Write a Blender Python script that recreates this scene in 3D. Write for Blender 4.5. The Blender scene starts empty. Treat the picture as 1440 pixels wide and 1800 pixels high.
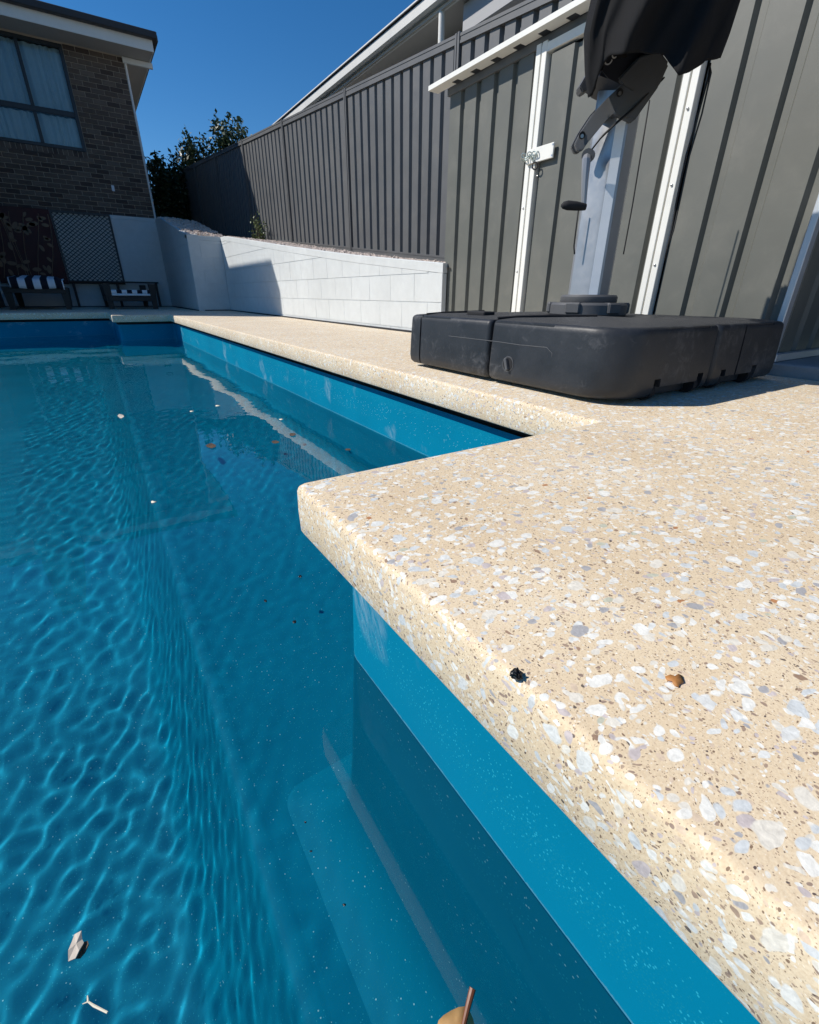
import bpy, bmesh, math, random
import numpy as np
from mathutils import Vector, Matrix, noise
from mathutils.geometry import tessellate_polygon
R = math.radians
sc = bpy.context.scene
COL = sc.collection
random.seed(7)

# ------------------------------------------------------------------ camera
F_PX, PITCH, ROLL, YAW, H = 800.37, 0.443752, 0.0102474, 0.583884, 0.30
_F = Vector((math.sin(YAW), math.cos(YAW), 0)); _Rt = Vector((math.cos(YAW), -math.sin(YAW), 0)); _Z = Vector((0, 0, 1))
_fw = math.cos(PITCH)*_F - math.sin(PITCH)*_Z; _up = math.cos(PITCH)*_Z + math.sin(PITCH)*_F
CR = math.cos(ROLL)*_Rt + math.sin(ROLL)*_up; CU = -math.sin(ROLL)*_Rt + math.cos(ROLL)*_up
cam = bpy.data.cameras.new('camera'); camo = bpy.data.objects.new('camera', cam); COL.objects.link(camo); sc.camera = camo
M = Matrix.Identity(4)
for i, v in enumerate((CR, CU, -_fw)):
    for j in range(3): M[j][i] = v[j]
M.translation = (0, 0, H); camo.matrix_world = M
cam.sensor_fit = 'VERTICAL'; cam.sensor_height = 24; cam.lens = F_PX/1800*24; cam.clip_start = .02; cam.clip_end = 2000

# ------------------------------------------------------------------ sky, sun, exposure
SUND = Vector((-.617, .416, .669)).normalized()
w = bpy.data.worlds.new('World'); sc.world = w; w.use_nodes = True
wt = w.node_tree; sky = wt.nodes.new('ShaderNodeTexSky'); sky.sky_type = 'NISHITA'; sky.sun_disc = False
sky.sun_elevation = math.asin(SUND.z); sky.sun_rotation = math.atan2(SUND.x, SUND.y)
sky.altitude = 900; sky.air_density = 1.0; sky.dust_density = 0; sky.ozone_density = 5
hs = wt.nodes.new('ShaderNodeHueSaturation'); hs.inputs['Saturation'].default_value = 1.26
wt.links.new(sky.outputs[0], hs.inputs['Color']); wt.links.new(hs.outputs[0], wt.nodes['Background'].inputs[0]); wt.nodes['Background'].inputs[1].default_value = .100
sun = bpy.data.lights.new('sun', 'SUN'); sun.energy = 4.6; sun.angle = R(.53); sun.color = (1, .95, .87)
suno = bpy.data.objects.new('sun', sun); COL.objects.link(suno)
suno.rotation_euler = (-SUND).to_track_quat('-Z', 'Y').to_euler()
sun.cycles.is_caustics_light = True
vs = sc.view_settings; vs.view_transform = 'Standard'; vs.look = 'None'; vs.gamma = 1; vs.use_curve_mapping = False; vs.exposure = .12
cy = sc.cycles; cy.max_bounces = 8; cy.transmission_bounces = 6; cy.glossy_bounces = 4; cy.diffuse_bounces = 4
cy.sample_clamp_indirect = 6; cy.use_denoising = True; cy.blur_glossy = .3

# ------------------------------------------------------------------ materials
def N(nt, t, **kw):
    n = nt.nodes.new('ShaderNode'+t)
    for k, v in kw.items():
        if k.startswith('i_'):
            n.inputs[k[2:].replace('_', ' ')].default_value = v
        else: setattr(n, k, v)
    return n
def mat(name, col=(.5,.5,.5), rough=.5, metal=0, spec=.5, vary=0, vscale=8, bump=0, bscale=60):
    m = bpy.data.materials.new(name); m.use_nodes = True; nt = m.node_tree; p = nt.nodes['Principled BSDF']
    p.inputs['Base Color'].default_value = (*col, 1); p.inputs['Roughness'].default_value = rough
    p.inputs['Metallic'].default_value = metal; p.inputs['Specular IOR Level'].default_value = spec
    tc = N(nt, 'TexCoord')
    geo = N(nt, 'NewGeometry')
    if vary:
        n1 = N(nt, 'TexNoise', i_Scale=vscale, i_Detail=6.0, i_Roughness=.65); nt.links.new(geo.outputs['Position'], n1.inputs['Vector'])
        n2 = N(nt, 'TexNoise', i_Scale=vscale*.17, i_Detail=3.0); nt.links.new(geo.outputs['Position'], n2.inputs['Vector'])
        a = N(nt, 'Math', operation='ADD'); nt.links.new(n1.outputs[0], a.inputs[0]); nt.links.new(n2.outputs[0], a.inputs[1])
        mr = N(nt, 'MapRange'); mr.inputs[1].default_value = .7; mr.inputs[2].default_value = 1.3
        mr.inputs[3].default_value = 1-vary; mr.inputs[4].default_value = 1+vary
        nt.links.new(a.outputs[0], mr.inputs[0])
        vm = N(nt, 'VectorMath', operation='SCALE'); vm.inputs[0].default_value = col; nt.links.new(mr.outputs[0], vm.inputs['Scale'])
        nt.links.new(vm.outputs[0], p.inputs['Base Color'])
        r2 = N(nt, 'MapRange'); r2.inputs[1].default_value = .6; r2.inputs[2].default_value = 1.4; r2.inputs[3].default_value = max(.02, rough-.1); r2.inputs[4].default_value = min(1, rough+.12)
        nt.links.new(a.outputs[0], r2.inputs[0]); nt.links.new(r2.outputs[0], p.inputs['Roughness'])
    if bump:
        nb = N(nt, 'TexNoise', i_Scale=bscale, i_Detail=4.0); nt.links.new(geo.outputs['Position'], nb.inputs['Vector'])
        b = N(nt, 'Bump', i_Strength=bump, i_Distance=.01); nt.links.new(nb.outputs[0], b.inputs['Height']); nt.links.new(b.outputs[0], p.inputs['Normal'])
    return m
def ramp(nt, stops, interp='LINEAR'):
    r = N(nt, 'ValToRGB'); cr = r.color_ramp; cr.interpolation = interp
    while len(cr.elements) < len(stops): cr.elements.new(.5)
    for e, (p, c) in zip(cr.elements, stops): e.position = p; e.color = (*c, 1)
    return r
def mix(nt, fac, a, b):
    m = N(nt, 'Mix', data_type='RGBA')
    for s, k in ((fac, 0), (a, 6), (b, 7)):
        if isinstance(s, tuple): m.inputs[k].default_value = (*s, 1)
        elif isinstance(s, (int, float)): m.inputs[k].default_value = s
        else: nt.links.new(s, m.inputs[k])
    return m.outputs[2]
def mth(nt, op, a, b=None, clamp=False):
    m = N(nt, 'Math', operation=op); m.use_clamp = clamp
    for s, k in ((a, 0), (b, 1)):
        if s is None: continue
        if isinstance(s, (int, float)): m.inputs[k].default_value = s
        else: nt.links.new(s, m.inputs[k])
    return m.outputs[0]

def terrazzo():
    m = mat('terrazzo', rough=.5); nt = m.node_tree; p = nt.nodes['Principled BSDF']; L = nt.links
    geo = N(nt, 'NewGeometry'); P = geo.outputs['Position']
    nd = N(nt, 'TexNoise', i_Scale=34.0, i_Detail=2.0); L.new(P, nd.inputs['Vector'])
    off = N(nt, 'VectorMath', operation='SUBTRACT'); L.new(nd.outputs['Color'], off.inputs[0]); off.inputs[1].default_value = (.5, .5, .5)
    sc_ = N(nt, 'VectorMath', operation='SCALE'); L.new(off.outputs[0], sc_.inputs[0]); sc_.inputs['Scale'].default_value = .022
    add = N(nt, 'VectorMath', operation='ADD'); L.new(P, add.inputs[0]); L.new(sc_.outputs[0], add.inputs[1])
    nb = N(nt, 'TexNoise', i_Scale=3.0, i_Detail=5.0, i_Roughness=.6); L.new(P, nb.inputs['Vector'])
    nf = N(nt, 'TexNoise', i_Scale=420.0, i_Detail=3.0, i_Roughness=.7); L.new(P, nf.inputs['Vector'])
    base = ramp(nt, [(.32, (.69, .545, .36)), (.55, (.76, .625, .435)), (.72, (.80, .685, .505))]); L.new(nb.outputs[0], base.inputs[0])
    col = mix(nt, mth(nt, 'MULTIPLY', mth(nt, 'SUBTRACT', nf.outputs[0], .42, True), 1.6, True), base.outputs[0], (.50, .34, .19))
    def layer(col, scale, rmin, rmax, keep, cols, soft=.05, rnd=1.0, stretch=(1, 1, 1)):
        mp = N(nt, 'Mapping'); mp.inputs['Scale'].default_value = stretch; L.new(add.outputs[0], mp.inputs[0])
        v = N(nt, 'TexVoronoi', i_Scale=scale, i_Randomness=rnd); L.new(mp.outputs[0], v.inputs['Vector'])
        sp = N(nt, 'SeparateColor'); L.new(v.outputs['Color'], sp.inputs[0])
        rad = mth(nt, 'ADD', mth(nt, 'MULTIPLY', sp.outputs[1], rmax-rmin), rmin)
        ins = mth(nt, 'DIVIDE', mth(nt, 'SUBTRACT', rad, v.outputs['Distance']), soft, True)
        k = mth(nt, 'LESS_THAN', sp.outputs[2], keep)
        f = mth(nt, 'MULTIPLY', ins, k)
        rc = ramp(nt, cols, 'CONSTANT'); L.new(sp.outputs[0], rc.inputs[0])
        vn = N(nt, 'TexNoise', i_Scale=140.0, i_Detail=4.0, i_Roughness=.6, i_Distortion=1.0); L.new(P, vn.inputs['Vector'])
        tone = N(nt, 'MapRange'); tone.inputs[1].default_value = .3; tone.inputs[2].default_value = .7; tone.inputs[3].default_value = .80; tone.inputs[4].default_value = 1.12; L.new(vn.outputs[0], tone.inputs[0])
        sv = N(nt, 'VectorMath', operation='SCALE'); L.new(rc.outputs[0], sv.inputs[0]); L.new(tone.outputs[0], sv.inputs['Scale'])
        return mix(nt, f, col, sv.outputs[0])
    wht, pal, blu, gry, lil, tan, gre = (.80, .78, .71), (.74, .69, .59), (.60, .62, .61), (.40, .39, .39), (.55, .48, .46), (.66, .52, .38), (.52, .52, .41)
    drk, rst, brn = (.15, .12, .10), (.46, .22, .10), (.33, .22, .15)
    col = layer(col, 700, .25, .5, .38, [(0, (.44, .32, .22)), (.45, (.82, .72, .58)), (.7, (.27, .19, .13))], .12)
    col = layer(col, 370, .25, .50, .30, [(0, (.25, .17, .11)), (.35, (.42, .31, .22)), (.6, pal), (.88, (.12, .09, .08))], .10)
    col = layer(col, 220, .26, .52, .42, [(0, (.36, .26, .19)), (.18, wht), (.38, (.30, .22, .17)), (.50, lil), (.62, pal), (.84, tan), (.97, drk)], .08)
    col = layer(col, 135, .28, .54, .44, [(0, wht), (.32, pal), (.56, blu), (.66, lil), (.76, tan), (.89, gry), (.965, brn)], .07, 1, (1, .72, 1.2))
    col = layer(col, 84, .30, .56, .36, [(0, wht), (.34, pal), (.56, blu), (.70, (.70, .70, .66)), (.82, lil), (.91, gry), (.965, gre), (.988, rst)], .07, 1, (.72, 1.15, 1))
    col = layer(col, 48, .28, .52, .15, [(0, wht), (.36, pal), (.54, (.70, .70, .66)), (.72, blu), (.86, lil), (.94, gry), (.985, gre)], .06, 1, (.85, 1.2, 1))
    L.new(col, p.inputs['Base Color'])
    nr = N(nt, 'TexNoise', i_Scale=260.0, i_Detail=3.0); L.new(P, nr.inputs['Vector'])
    b = N(nt, 'Bump', i_Strength=.22, i_Distance=.002); L.new(nr.outputs[0], b.inputs['Height']); L.new(b.outputs[0], p.inputs['Normal'])
    p.inputs['Specular IOR Level'].default_value = .18; p.inputs['Roughness'].default_value = .62
    return m
def shell_mat():
    m = mat('gelcoat', rough=.5); nt = m.node_tree; p = nt.nodes['Principled BSDF']; L = nt.links
    geo = N(nt, 'NewGeometry'); P = geo.outputs['Position']
    nb = N(nt, 'TexNoise', i_Scale=2.2, i_Detail=5.0); L.new(P, nb.inputs['Vector'])
    base = ramp(nt, [(.3, (.0003, .170, .286)), (.7, (.0005, .206, .336))]); L.new(nb.outputs[0], base.inputs[0])
    col = base.outputs[0]
    for s, r, keep, c in ((420, .32, .40, (.006, .21, .31)), (230, .26, .15, (.02, .34, .46)), (130, .18, .075, (.26, .60, .66))):
        v = N(nt, 'TexVoronoi', i_Scale=float(s)); L.new(P, v.inputs['Vector'])
        sp = N(nt, 'SeparateColor'); L.new(v.outputs['Color'], sp.inputs[0])
        f = mth(nt, 'MULTIPLY', mth(nt, 'LESS_THAN', v.outputs['Distance'], r), mth(nt, 'LESS_THAN', sp.outputs[0], keep))
        col = mix(nt, f, col, c)
    # dried lime smears on the wall above the water line
    mp = N(nt, 'Mapping'); mp.inputs['Scale'].default_value = (1, 1, 1); mp.inputs['Rotation'].default_value = (.5, 0, 0); L.new(P, mp.inputs[0])
    m2 = N(nt, 'Mapping'); m2.inputs['Scale'].default_value = (14, 40, 9); L.new(mp.outputs[0], m2.inputs[0])
    ns = N(nt, 'TexNoise', i_Scale=2.2, i_Detail=8.0, i_Roughness=.7); L.new(m2.outputs[0], ns.inputs['Vector'])
    np_ = N(nt, 'TexNoise', i_Scale=4.6, i_Detail=2.0); L.new(P, np_.inputs['Vector'])
    sz = N(nt, 'SeparateXYZ'); L.new(P, sz.inputs[0])
    f = mth(nt, 'MULTIPLY', mth(nt, 'MULTIPLY', mth(nt, 'SUBTRACT', ns.outputs[0], .40, True), 3.0, True), mth(nt, 'MULTIPLY', mth(nt, 'SUBTRACT', np_.outputs[0], .60, True), 6.0, True))
    f = mth(nt, 'MULTIPLY', f, mth(nt, 'GREATER_THAN', sz.outputs[2], -.345))
    col = mix(nt, mth(nt, 'MULTIPLY', f, .8), col, (.50, .60, .64))
    lim = mth(nt, 'MULTIPLY', mth(nt, 'GREATER_THAN', sz.outputs[2], -.351), mth(nt, 'LESS_THAN', sz.outputs[2], mth(nt, 'ADD', mth(nt, 'MULTIPLY', ns.outputs[0], .012), -.3545)))
    col = mix(nt, mth(nt, 'MULTIPLY', lim, .2), col, (.35, .48, .5))
    L.new(col, p.inputs['Base Color'])
    p.inputs['Specular IOR Level'].default_value = .04; p.inputs['Roughness'].default_value = .6
    return m
def water_mat():
    m = mat('pool_water', (1, 1, 1), 0); p = m.node_tree.nodes['Principled BSDF']
    p.inputs['Transmission Weight'].default_value = 1; p.inputs['IOR'].default_value = 1.33
    return m
MT = dict(
    terrazzo=terrazzo(), shell=shell_mat(), water=water_mat(),
    white=mat('painted_block', (.61, .63, .625), .8, vary=.07, vscale=9, bump=.6, bscale=160),
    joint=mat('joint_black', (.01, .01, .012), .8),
    mortar=mat('mortar', (.44, .37, .30), .95, vary=.1, bump=.5, bscale=150),
    fence=mat('fence_steel', (.105, .108, .112), .5, vary=.06, vscale=5),
    shed=mat('shed_steel', (.122, .124, .108), .5, vary=.07, vscale=4, bump=.02, bscale=6),
    trim=mat('cream_trim', (.76, .75, .70), .55, vary=.05),
    alu=mat('aluminium', (.55, .57, .60), .4, .6, vary=.08),
    concrete=mat('concrete', (.30, .30, .30), .9, vary=.15, bump=.4),
    plastic=mat('black_plastic', (.023, .0255, .030), .45, spec=.42, vary=.35, vscale=9, bump=.06, bscale=90),
    plastic_top=mat('grained_plastic', (.042, .044, .048), .5, bump=.9, bscale=420),
    greyplastic=mat('grey_plastic', (.085, .086, .09), .5, vary=.08, bump=.1, bscale=500),
    greyplastic2=mat('crank_grey', (.30, .305, .32), .3, .3, vary=.05),
    capdark=mat('navy_cap', (.012, .015, .024), .5),
    silver=mat('silver_pole', (.38, .39, .41), .38, .6, vary=.07, vscale=30), pole_highlight=mat('painted_highlight', (.92, .92, .92), .42, .3, vary=.03, vscale=30),
    bolt=mat('bolt_steel', (.6, .6, .6), .3, .9),
    fabric=mat('black_fabric', (.012, .012, .013), .9, spec=.2, bump=.3, bscale=700),
    cord=mat('black_cord', (.012, .012, .013), .7),
    roof=mat('dark_roof', (.03, .028, .03), .6, vary=.1),
    fascia=mat('white_fascia', (.70, .69, .66), .6, vary=.04),
    soffit=mat('soffit', (.48, .46, .42), .8, vary=.05),
    winframe=mat('window_frame', (.012, .014, .02), .4),
    curtain=mat('curtain', (.62, .68, .72), .9, vary=.06),
    timber=mat('dark_timber', (.012, .010, .010), .55, vary=.3, vscale=12),
    brown=mat('brown_board', (.14, .06, .035), .8, vary=.3, vscale=12),
    red=mat('dark_red_panel', (.055, .012, .012), .7, vary=.25),
    leafpanel=mat('ochre_leaf', (.20, .13, .08), .7, vary=.2),
    wire=mat('dark_wire', (.02, .025, .03), .5),
    soil=mat('soil', (.20, .15, .11), .95, vary=.3, bump=.5),
    ground=mat('grass_ground', (.07, .085, .035), .95, vary=.3, vscale=2),
    stone=mat('gravel_stone', (.62, .52, .45), .85, vary=.25, vscale=40),
    leaf=mat('leaf_green', (.032, .055, .018), .45, vary=.45, vscale=3),
    leaf2=mat('weed_leaf', (.10, .14, .04), .5, vary=.35, vscale=9),
    bark=mat('bark', (.10, .075, .05), .9, vary=.2),
    nwall=mat('neighbour_wall', (.40, .40, .41), .8, vary=.04),
    deadleaf=mat('dead_leaf', (.40, .23, .09), .45, vary=.3, vscale=70),
    stalk=mat('leaf_stalk', (.16, .045, .015), .5, vary=.2, vscale=60),
    barkbit=mat('bark_flake', (.55, .48, .40), .7, vary=.2, vscale=60),
    barkdark=mat('bark_flake_dark', (.10, .06, .03), .5, vary=.3, vscale=60),
    petal=mat('petal', (.75, .68, .52), .6), tar=mat('tar', (.006, .006, .007), .25, bump=.5, bscale=200),
    rust=mat('rust_leaf', (.42, .18, .05), .6, vary=.25, vscale=90), white_plate=mat('white_plate', (.75, .75, .78), .4),
    print_=mat('grey_print', (.55, .56, .58), .6), cushion=mat('white_cushion', (.78, .80, .84), .9), chain=mat('galvanised', (.50, .56, .53), .4, .7),
)
def scuff(m, c, sc1, lo, hi):
    nt = m.node_tree; p = nt.nodes['Principled BSDF']; src = p.inputs['Base Color'].links[0].from_socket
    geo = N(nt, 'NewGeometry'); a = N(nt, 'TexNoise', i_Scale=sc1, i_Detail=9.0, i_Roughness=.72, i_Distortion=.6); nt.links.new(geo.outputs['Position'], a.inputs['Vector'])
    b = N(nt, 'TexNoise', i_Scale=4.0, i_Detail=2.0); nt.links.new(geo.outputs['Position'], b.inputs['Vector'])
    f = N(nt, 'MapRange'); f.inputs[1].default_value = lo; f.inputs[2].default_value = hi; nt.links.new(mth(nt, 'MULTIPLY', a.outputs[0], mth(nt, 'ADD', b.outputs[0], .5)), f.inputs[0])
    nt.links.new(mix(nt, mth(nt, 'MULTIPLY', f.outputs[0], .55), src, c), p.inputs['Base Color'])
scuff(MT['plastic'], (.13, .13, .135), 30.0, .54, .80)
scuff(MT['fence'], (.16, .15, .135), 7.0, .50, .95)
scuff(MT['shed'], (.20, .19, .165), 6.0, .50, .95)
BR = [mat('brick_%s' % n, c, .9, vary=.18, vscale=45, bump=.4, bscale=180) for n, c in
      (('grey', (.120, .088, .068)), ('brown', (.098, .070, .054)), ('dark', (.066, .046, .038)), ('tan', (.150, .112, .086)))]
def stripes(name, axis, freq, a, b):
    m = mat(name, a, .9); nt = m.node_tree; geo = N(nt, 'NewGeometry'); s = N(nt, 'SeparateXYZ'); nt.links.new(geo.outputs['Position'], s.inputs[0])
    f = mth(nt, 'GREATER_THAN', mth(nt, 'FRACT', mth(nt, 'MULTIPLY', s.outputs[axis], freq)), .5)
    nt.links.new(mix(nt, f, a, b), nt.nodes['Principled BSDF'].inputs['Base Color']); return m
MT['towel'] = stripes('striped_towel', 0, 4.6, (.78, .80, .85), (.008, .009, .02))
MT['towel2'] = stripes('striped_cushion', 0, 5.6, (.78, .80, .85), (.008, .009, .02))

# ------------------------------------------------------------------ helpers
def obj(name, bm, m, parent=None, smooth=False, angle=40):
    me = bpy.data.meshes.new(name)
    if isinstance(bm, bmesh.types.BMesh):
        bmesh.ops.recalc_face_normals(bm, faces=bm.faces[:]); bm.to_mesh(me); bm.free()
    else: me.from_pydata(*bm)
    o = bpy.data.objects.new(name, me); COL.objects.link(o)
    for k in (m if isinstance(m, (list, tuple)) else [m]): me.materials.append(MT[k] if isinstance(k, str) else k)
    if smooth:
        me.polygons.foreach_set('use_smooth', [True]*len(me.polygons))
        if angle < 180: me.set_sharp_from_angle(angle=R(angle))
    if parent: o.parent = parent
    return o
def thing(name, label, cat, group=None):
    o = bpy.data.objects.new(name, None); COL.objects.link(o); o.empty_display_size = .1
    return tag(o, label, cat, group)
def tag(o, label, cat, group=None):
    o['label'] = label; o['category'] = cat
    if group: o['group'] = group
    return o
def struct(o, kind='structure'): o['kind'] = kind; return o
def box(bm, x0, x1, y0, y1, z0, z1, bev=0, seg=1, mtx=None):
    v = [bm.verts.new((x, y, z)) for x in (x0, x1) for y in (y0, y1) for z in (z0, z1)]
    fs = [bm.faces.new([v[i] for i in q]) for q in ((0,1,3,2), (4,6,7,5), (0,4,5,1), (2,3,7,6), (0,2,6,4), (1,5,7,3))]
    if bev:
        es = list({e for f in fs for e in f.edges})
        r = bmesh.ops.bevel(bm, geom=es, offset=bev, segments=seg, profile=.5, affect='EDGES')
        v = list({x for f in r['faces'] for x in f.verts} | {x for f in fs if f.is_valid for x in f.verts})
    if mtx is not None: bmesh.ops.transform(bm, matrix=mtx, verts=v)
    return v
def B(*a, **k):
    bm = bmesh.new(); box(bm, *a, **k); return bm
def tube(bm, pts, r, n=8, cap=True, ry=None):
    pts = [Vector(p) for p in pts]; rs = r if isinstance(r, (list, tuple)) else [r]*len(pts); rings = []
    prev = None
    for i, p in enumerate(pts):
        t = (pts[min(i+1, len(pts)-1)] - pts[max(i-1, 0)]).normalized()
        a = prev if prev is not None and abs(prev.dot(t)) < .95 else Vector((0, 0, 1)) if abs(t.z) < .9 else Vector((1, 0, 0))
        a = (a - t*a.dot(t)).normalized(); b = t.cross(a); prev = a
        rings.append([bm.verts.new(p + rs[i]*(math.cos(k*2*math.pi/n)*a + math.sin(k*2*math.pi/n)*b)) for k in range(n)])
    for q, s in zip(rings, rings[1:]):
        for k in range(n): bm.faces.new((q[k], q[(k+1) % n], s[(k+1) % n], s[k]))
    if cap: bm.faces.new(rings[0][::-1]); bm.faces.new(rings[-1])
    return rings
def lathe(bm, prof, c, n=32, sx=1, sy=1):
    rings = [[bm.verts.new((c[0]+r*sx*math.cos(k*2*math.pi/n), c[1]+r*sy*math.sin(k*2*math.pi/n), c[2]+z)) for k in range(n)] for r, z in prof]
    for q, s in zip(rings, rings[1:]):
        for k in range(n): bm.faces.new((q[k], q[(k+1) % n], s[(k+1) % n], s[k]))
    bm.faces.new(rings[0][::-1]); bm.faces.new(rings[-1])
def prism(bm, poly, off):
    """poly: list of 3-D points, off: thickness vector"""
    off = Vector(off); a = [bm.verts.new(p) for p in poly]; b = [bm.verts.new(Vector(p)+off) for p in poly]; n = len(poly)
    bm.faces.new(a[::-1]); bm.faces.new(b)
    for k in range(n): bm.faces.new((a[k], a[(k+1) % n], b[(k+1) % n], b[k]))
def cut(o, boxes):
    for bx in boxes:
        c = obj('cutter', B(*bx), 'plastic'); md = o.modifiers.new('b', 'BOOLEAN'); md.object = c; md.operation = 'DIFFERENCE'; md.solver = 'EXACT'
        me = bpy.data.meshes.new_from_object(o.evaluated_get(bpy.context.evaluated_depsgraph_get()))
        o.modifiers.clear(); o.data = me; bpy.data.objects.remove(c)
def ray(x, y): return CR*(x-720) + CU*(900-y) + _fw*F_PX
CAM = Vector((0, 0, H))
def clip(poly, f):
    """keep f(p)>=0 of a 2-D polygon"""
    out = []
    for i, p in enumerate(poly):
        q = poly[(i+1) % len(poly)]; a, b = f(p), f(q)
        if a >= 0: out.append(p)
        if (a > 0 > b) or (a < 0 < b):
            t = a/(a-b); out.append((p[0]+t*(q[0]-p[0]), p[1]+t*(q[1]-p[1])))
    return out

# ------------------------------------------------------------------ pool, deck
WZ = -.352
OUT = [(.24, -3.6), (.24, .733), (1.09, .733), (1.09, 8.43), (.32, 8.43), (.32, 9.75), (-4.3, 9.75), (-4.3, -3.6)]   # coping line, clockwise
def rounded(pts, r, seg=5):
    res = []
    n = len(pts)
    for i in range(n):
        p, a, b = Vector(pts[i]), Vector(pts[i-1]), Vector(pts[(i+1) % n])
        da, db = (a-p).normalized(), (b-p).normalized()
        c = p + r*(da+db)
        for k in range(seg+1):
            t = k/seg*math.pi/2
            res.append(c - r*(db*math.cos(t) + da*math.sin(t)))
    return res
def offset_ring(o):
    """pool outline pushed outward (into the deck) by o, corners filleted"""
    n = len(OUT); pts = []
    for i in range(n):
        p, a, b = Vector(OUT[i]), Vector(OUT[i-1]), Vector(OUT[(i+1) % n])
        d1, d2 = (p-a).normalized(), (b-p).normalized()
        n1, n2 = Vector((d1.y, -d1.x)), Vector((d2.y, -d2.x))     # right-hand normals
        pts.append(p - (n1+n2)*o*SGN)
    return pts
_area = sum(OUT[i-1][0]*OUT[i][1]-OUT[i][0]*OUT[i-1][1] for i in range(len(OUT)))
SGN = -1 if _area > 0 else 1
def loft(bm, rings, closed=True):
    vr = [[bm.verts.new(p) for p in r] for r in rings]; n = len(vr[0])
    for q, s in zip(vr, vr[1:]):
        for k in range(n if closed else n-1): bm.faces.new((q[k], q[(k+1) % n], s[(k+1) % n], s[k]))
    return vr
bm = bmesh.new()
def R3(o, z, r=.016): return [(p.x, p.y, z) for p in rounded(offset_ring(o), r)]
prof = [(.011, 0), (.006, -.0014), (.0022, -.0045), (0, -.011), (-.001, -.05), (0, -.088), (.003, -.094), (.009, -.097), (.14, -.098)]
vr = loft(bm, [R3(o, z) for o, z in prof])
outer = [(-9, -6), (2.447, -6), (2.447, 3.2), (2.52, 3.2), (2.52, 13.6), (-9, 13.6)]
ov = [bm.verts.new((x, y, 0)) for x, y in outer]
flat = [v.co for v in ov] ; inner = [v.co for v in vr[0]]
allv = ov + vr[0]
for t in tessellate_polygon([flat, inner]):
    bm.faces.new([allv[i] for i in t])
lv = [bm.verts.new((x, y, -.12)) for x, y in outer]
for k in range(len(ov)): bm.faces.new((ov[k], ov[(k+1) % len(ov)], lv[(k+1) % len(lv)], lv[k]))
deck = struct(obj('deck', bm, 'terrazzo', smooth=True, angle=35))

def xb(y): return .025 + .0165*y
bm = bmesh.new()
def RS(o, z, r=.05): return [(p.x, p.y, z) for p in rounded(offset_ring(o), r, 6)]
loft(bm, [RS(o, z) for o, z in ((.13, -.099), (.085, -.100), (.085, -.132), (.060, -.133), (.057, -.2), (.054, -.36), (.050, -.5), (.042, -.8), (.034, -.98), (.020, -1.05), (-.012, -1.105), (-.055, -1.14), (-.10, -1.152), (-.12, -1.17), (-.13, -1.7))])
ys = [-3.7 + i*.25 for i in range(56)]
pr = [(1.4, -1.15), (.06, -1.15), (.050, -1.144), (.018, -1.138), (.004, -1.146), (-.006, -1.172), (-.012, -1.20), (-.11, -1.43), (-.135, -1.47), (-.175, -1.50), (-.23, -1.51), (-5, -1.53)]
loft(bm, [[((xb(y)+dx) if -1 < dx < 1 else dx, y, z) for y in ys] for dx, z in pr], closed=False)
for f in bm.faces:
    if f.calc_center_median().z > -.1328: f.material_index = 1  # black band under the coping: the gap, with the overhang's shade painted in
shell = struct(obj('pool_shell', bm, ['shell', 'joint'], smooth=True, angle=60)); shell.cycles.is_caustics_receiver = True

def grid_axis(segs):
    a = [segs[0][0]]
    for x0, x1, d in segs:
        n = max(1, round((x1-x0)/d)); a += [x0+(x1-x0)*(i+1)/n for i in range(n)]
    return np.array(a)
gx = grid_axis([(-4.34, -1.2, .05), (-1.2, .3, .011), (.3, 1.14, .016)])
gy = grid_axis([(-3.64, -.1, .05), (-.1, 2, .011), (2, 5, .018), (5, 9.79, .028)])
X, Y = np.meshgrid(gx, gy)
rs = np.random.RandomState(3)
def waves(n, l0, l1, amp, a0, a1):
    Z = np.zeros_like(X)
    for k in range(n):
        l = math.exp(rs.uniform(math.log(l0), math.log(l1))); a = rs.uniform(a0, a1); ph = rs.uniform(0, 6.283)
        kx, ky = math.cos(a)*6.283/l, math.sin(a)*6.283/l
        Z += amp*l*np.sin(kx*X + ky*Y + ph + .6*np.sin(X*rs.uniform(1, 4)+Y*rs.uniform(1, 4)+ph))
    return Z/math.sqrt(n)
def sm(x, a, b):
    t = np.clip((x-a)/(b-a), 0, 1); return t*t*(3-2*t)
calm = 1 - .95*sm(X, -.62, -.18)*(1-sm(Y, .9, 3.2)*.8)
calm *= .35 + .65*sm(Y, -.4, .5)
Z = WZ + calm*(waves(46, .04, .085, .0012, 1.5, 3.0) + waves(70, .042, .15, .0016, 0, 6.28)) + waves(20, .45, 1.1, .0011, 0, 6.28)*(.25+.75*sm(Y, .8, 4))
i = np.arange(X.size).reshape(X.shape)
q = np.stack([i[:-1, :-1], i[:-1, 1:], i[1:, 1:], i[1:, :-1]], -1).reshape(-1, 4)
wo = struct(obj('water', (np.stack([X, Y, Z], -1).reshape(-1, 3).tolist(), [], q.tolist()), 'water', smooth=True, angle=180))
wo.cycles.is_caustics_caster = True

# ground outside the block, garden bed behind the block wall
bm = bmesh.new()
o4 = [(-400, -400), (400, -400), (400, 400), (-400, 400)]; i4 = [(-8.9, -5.9), (2.44, -5.9), (2.44, 13.5), (-8.9, 13.5)]
gv = [bm.verts.new((x, y, -.06)) for x, y in o4+i4]
for t in tessellate_polygon([[v.co for v in gv[:4]], [v.co for v in gv[4:]]]): bm.faces.new([gv[k] for k in t])
struct(obj('ground', bm, 'ground'))
struct(obj('slab', B(2.452, 3.45, -3, 3.3, -.1, .05, bev=.006), 'concrete'))

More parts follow.
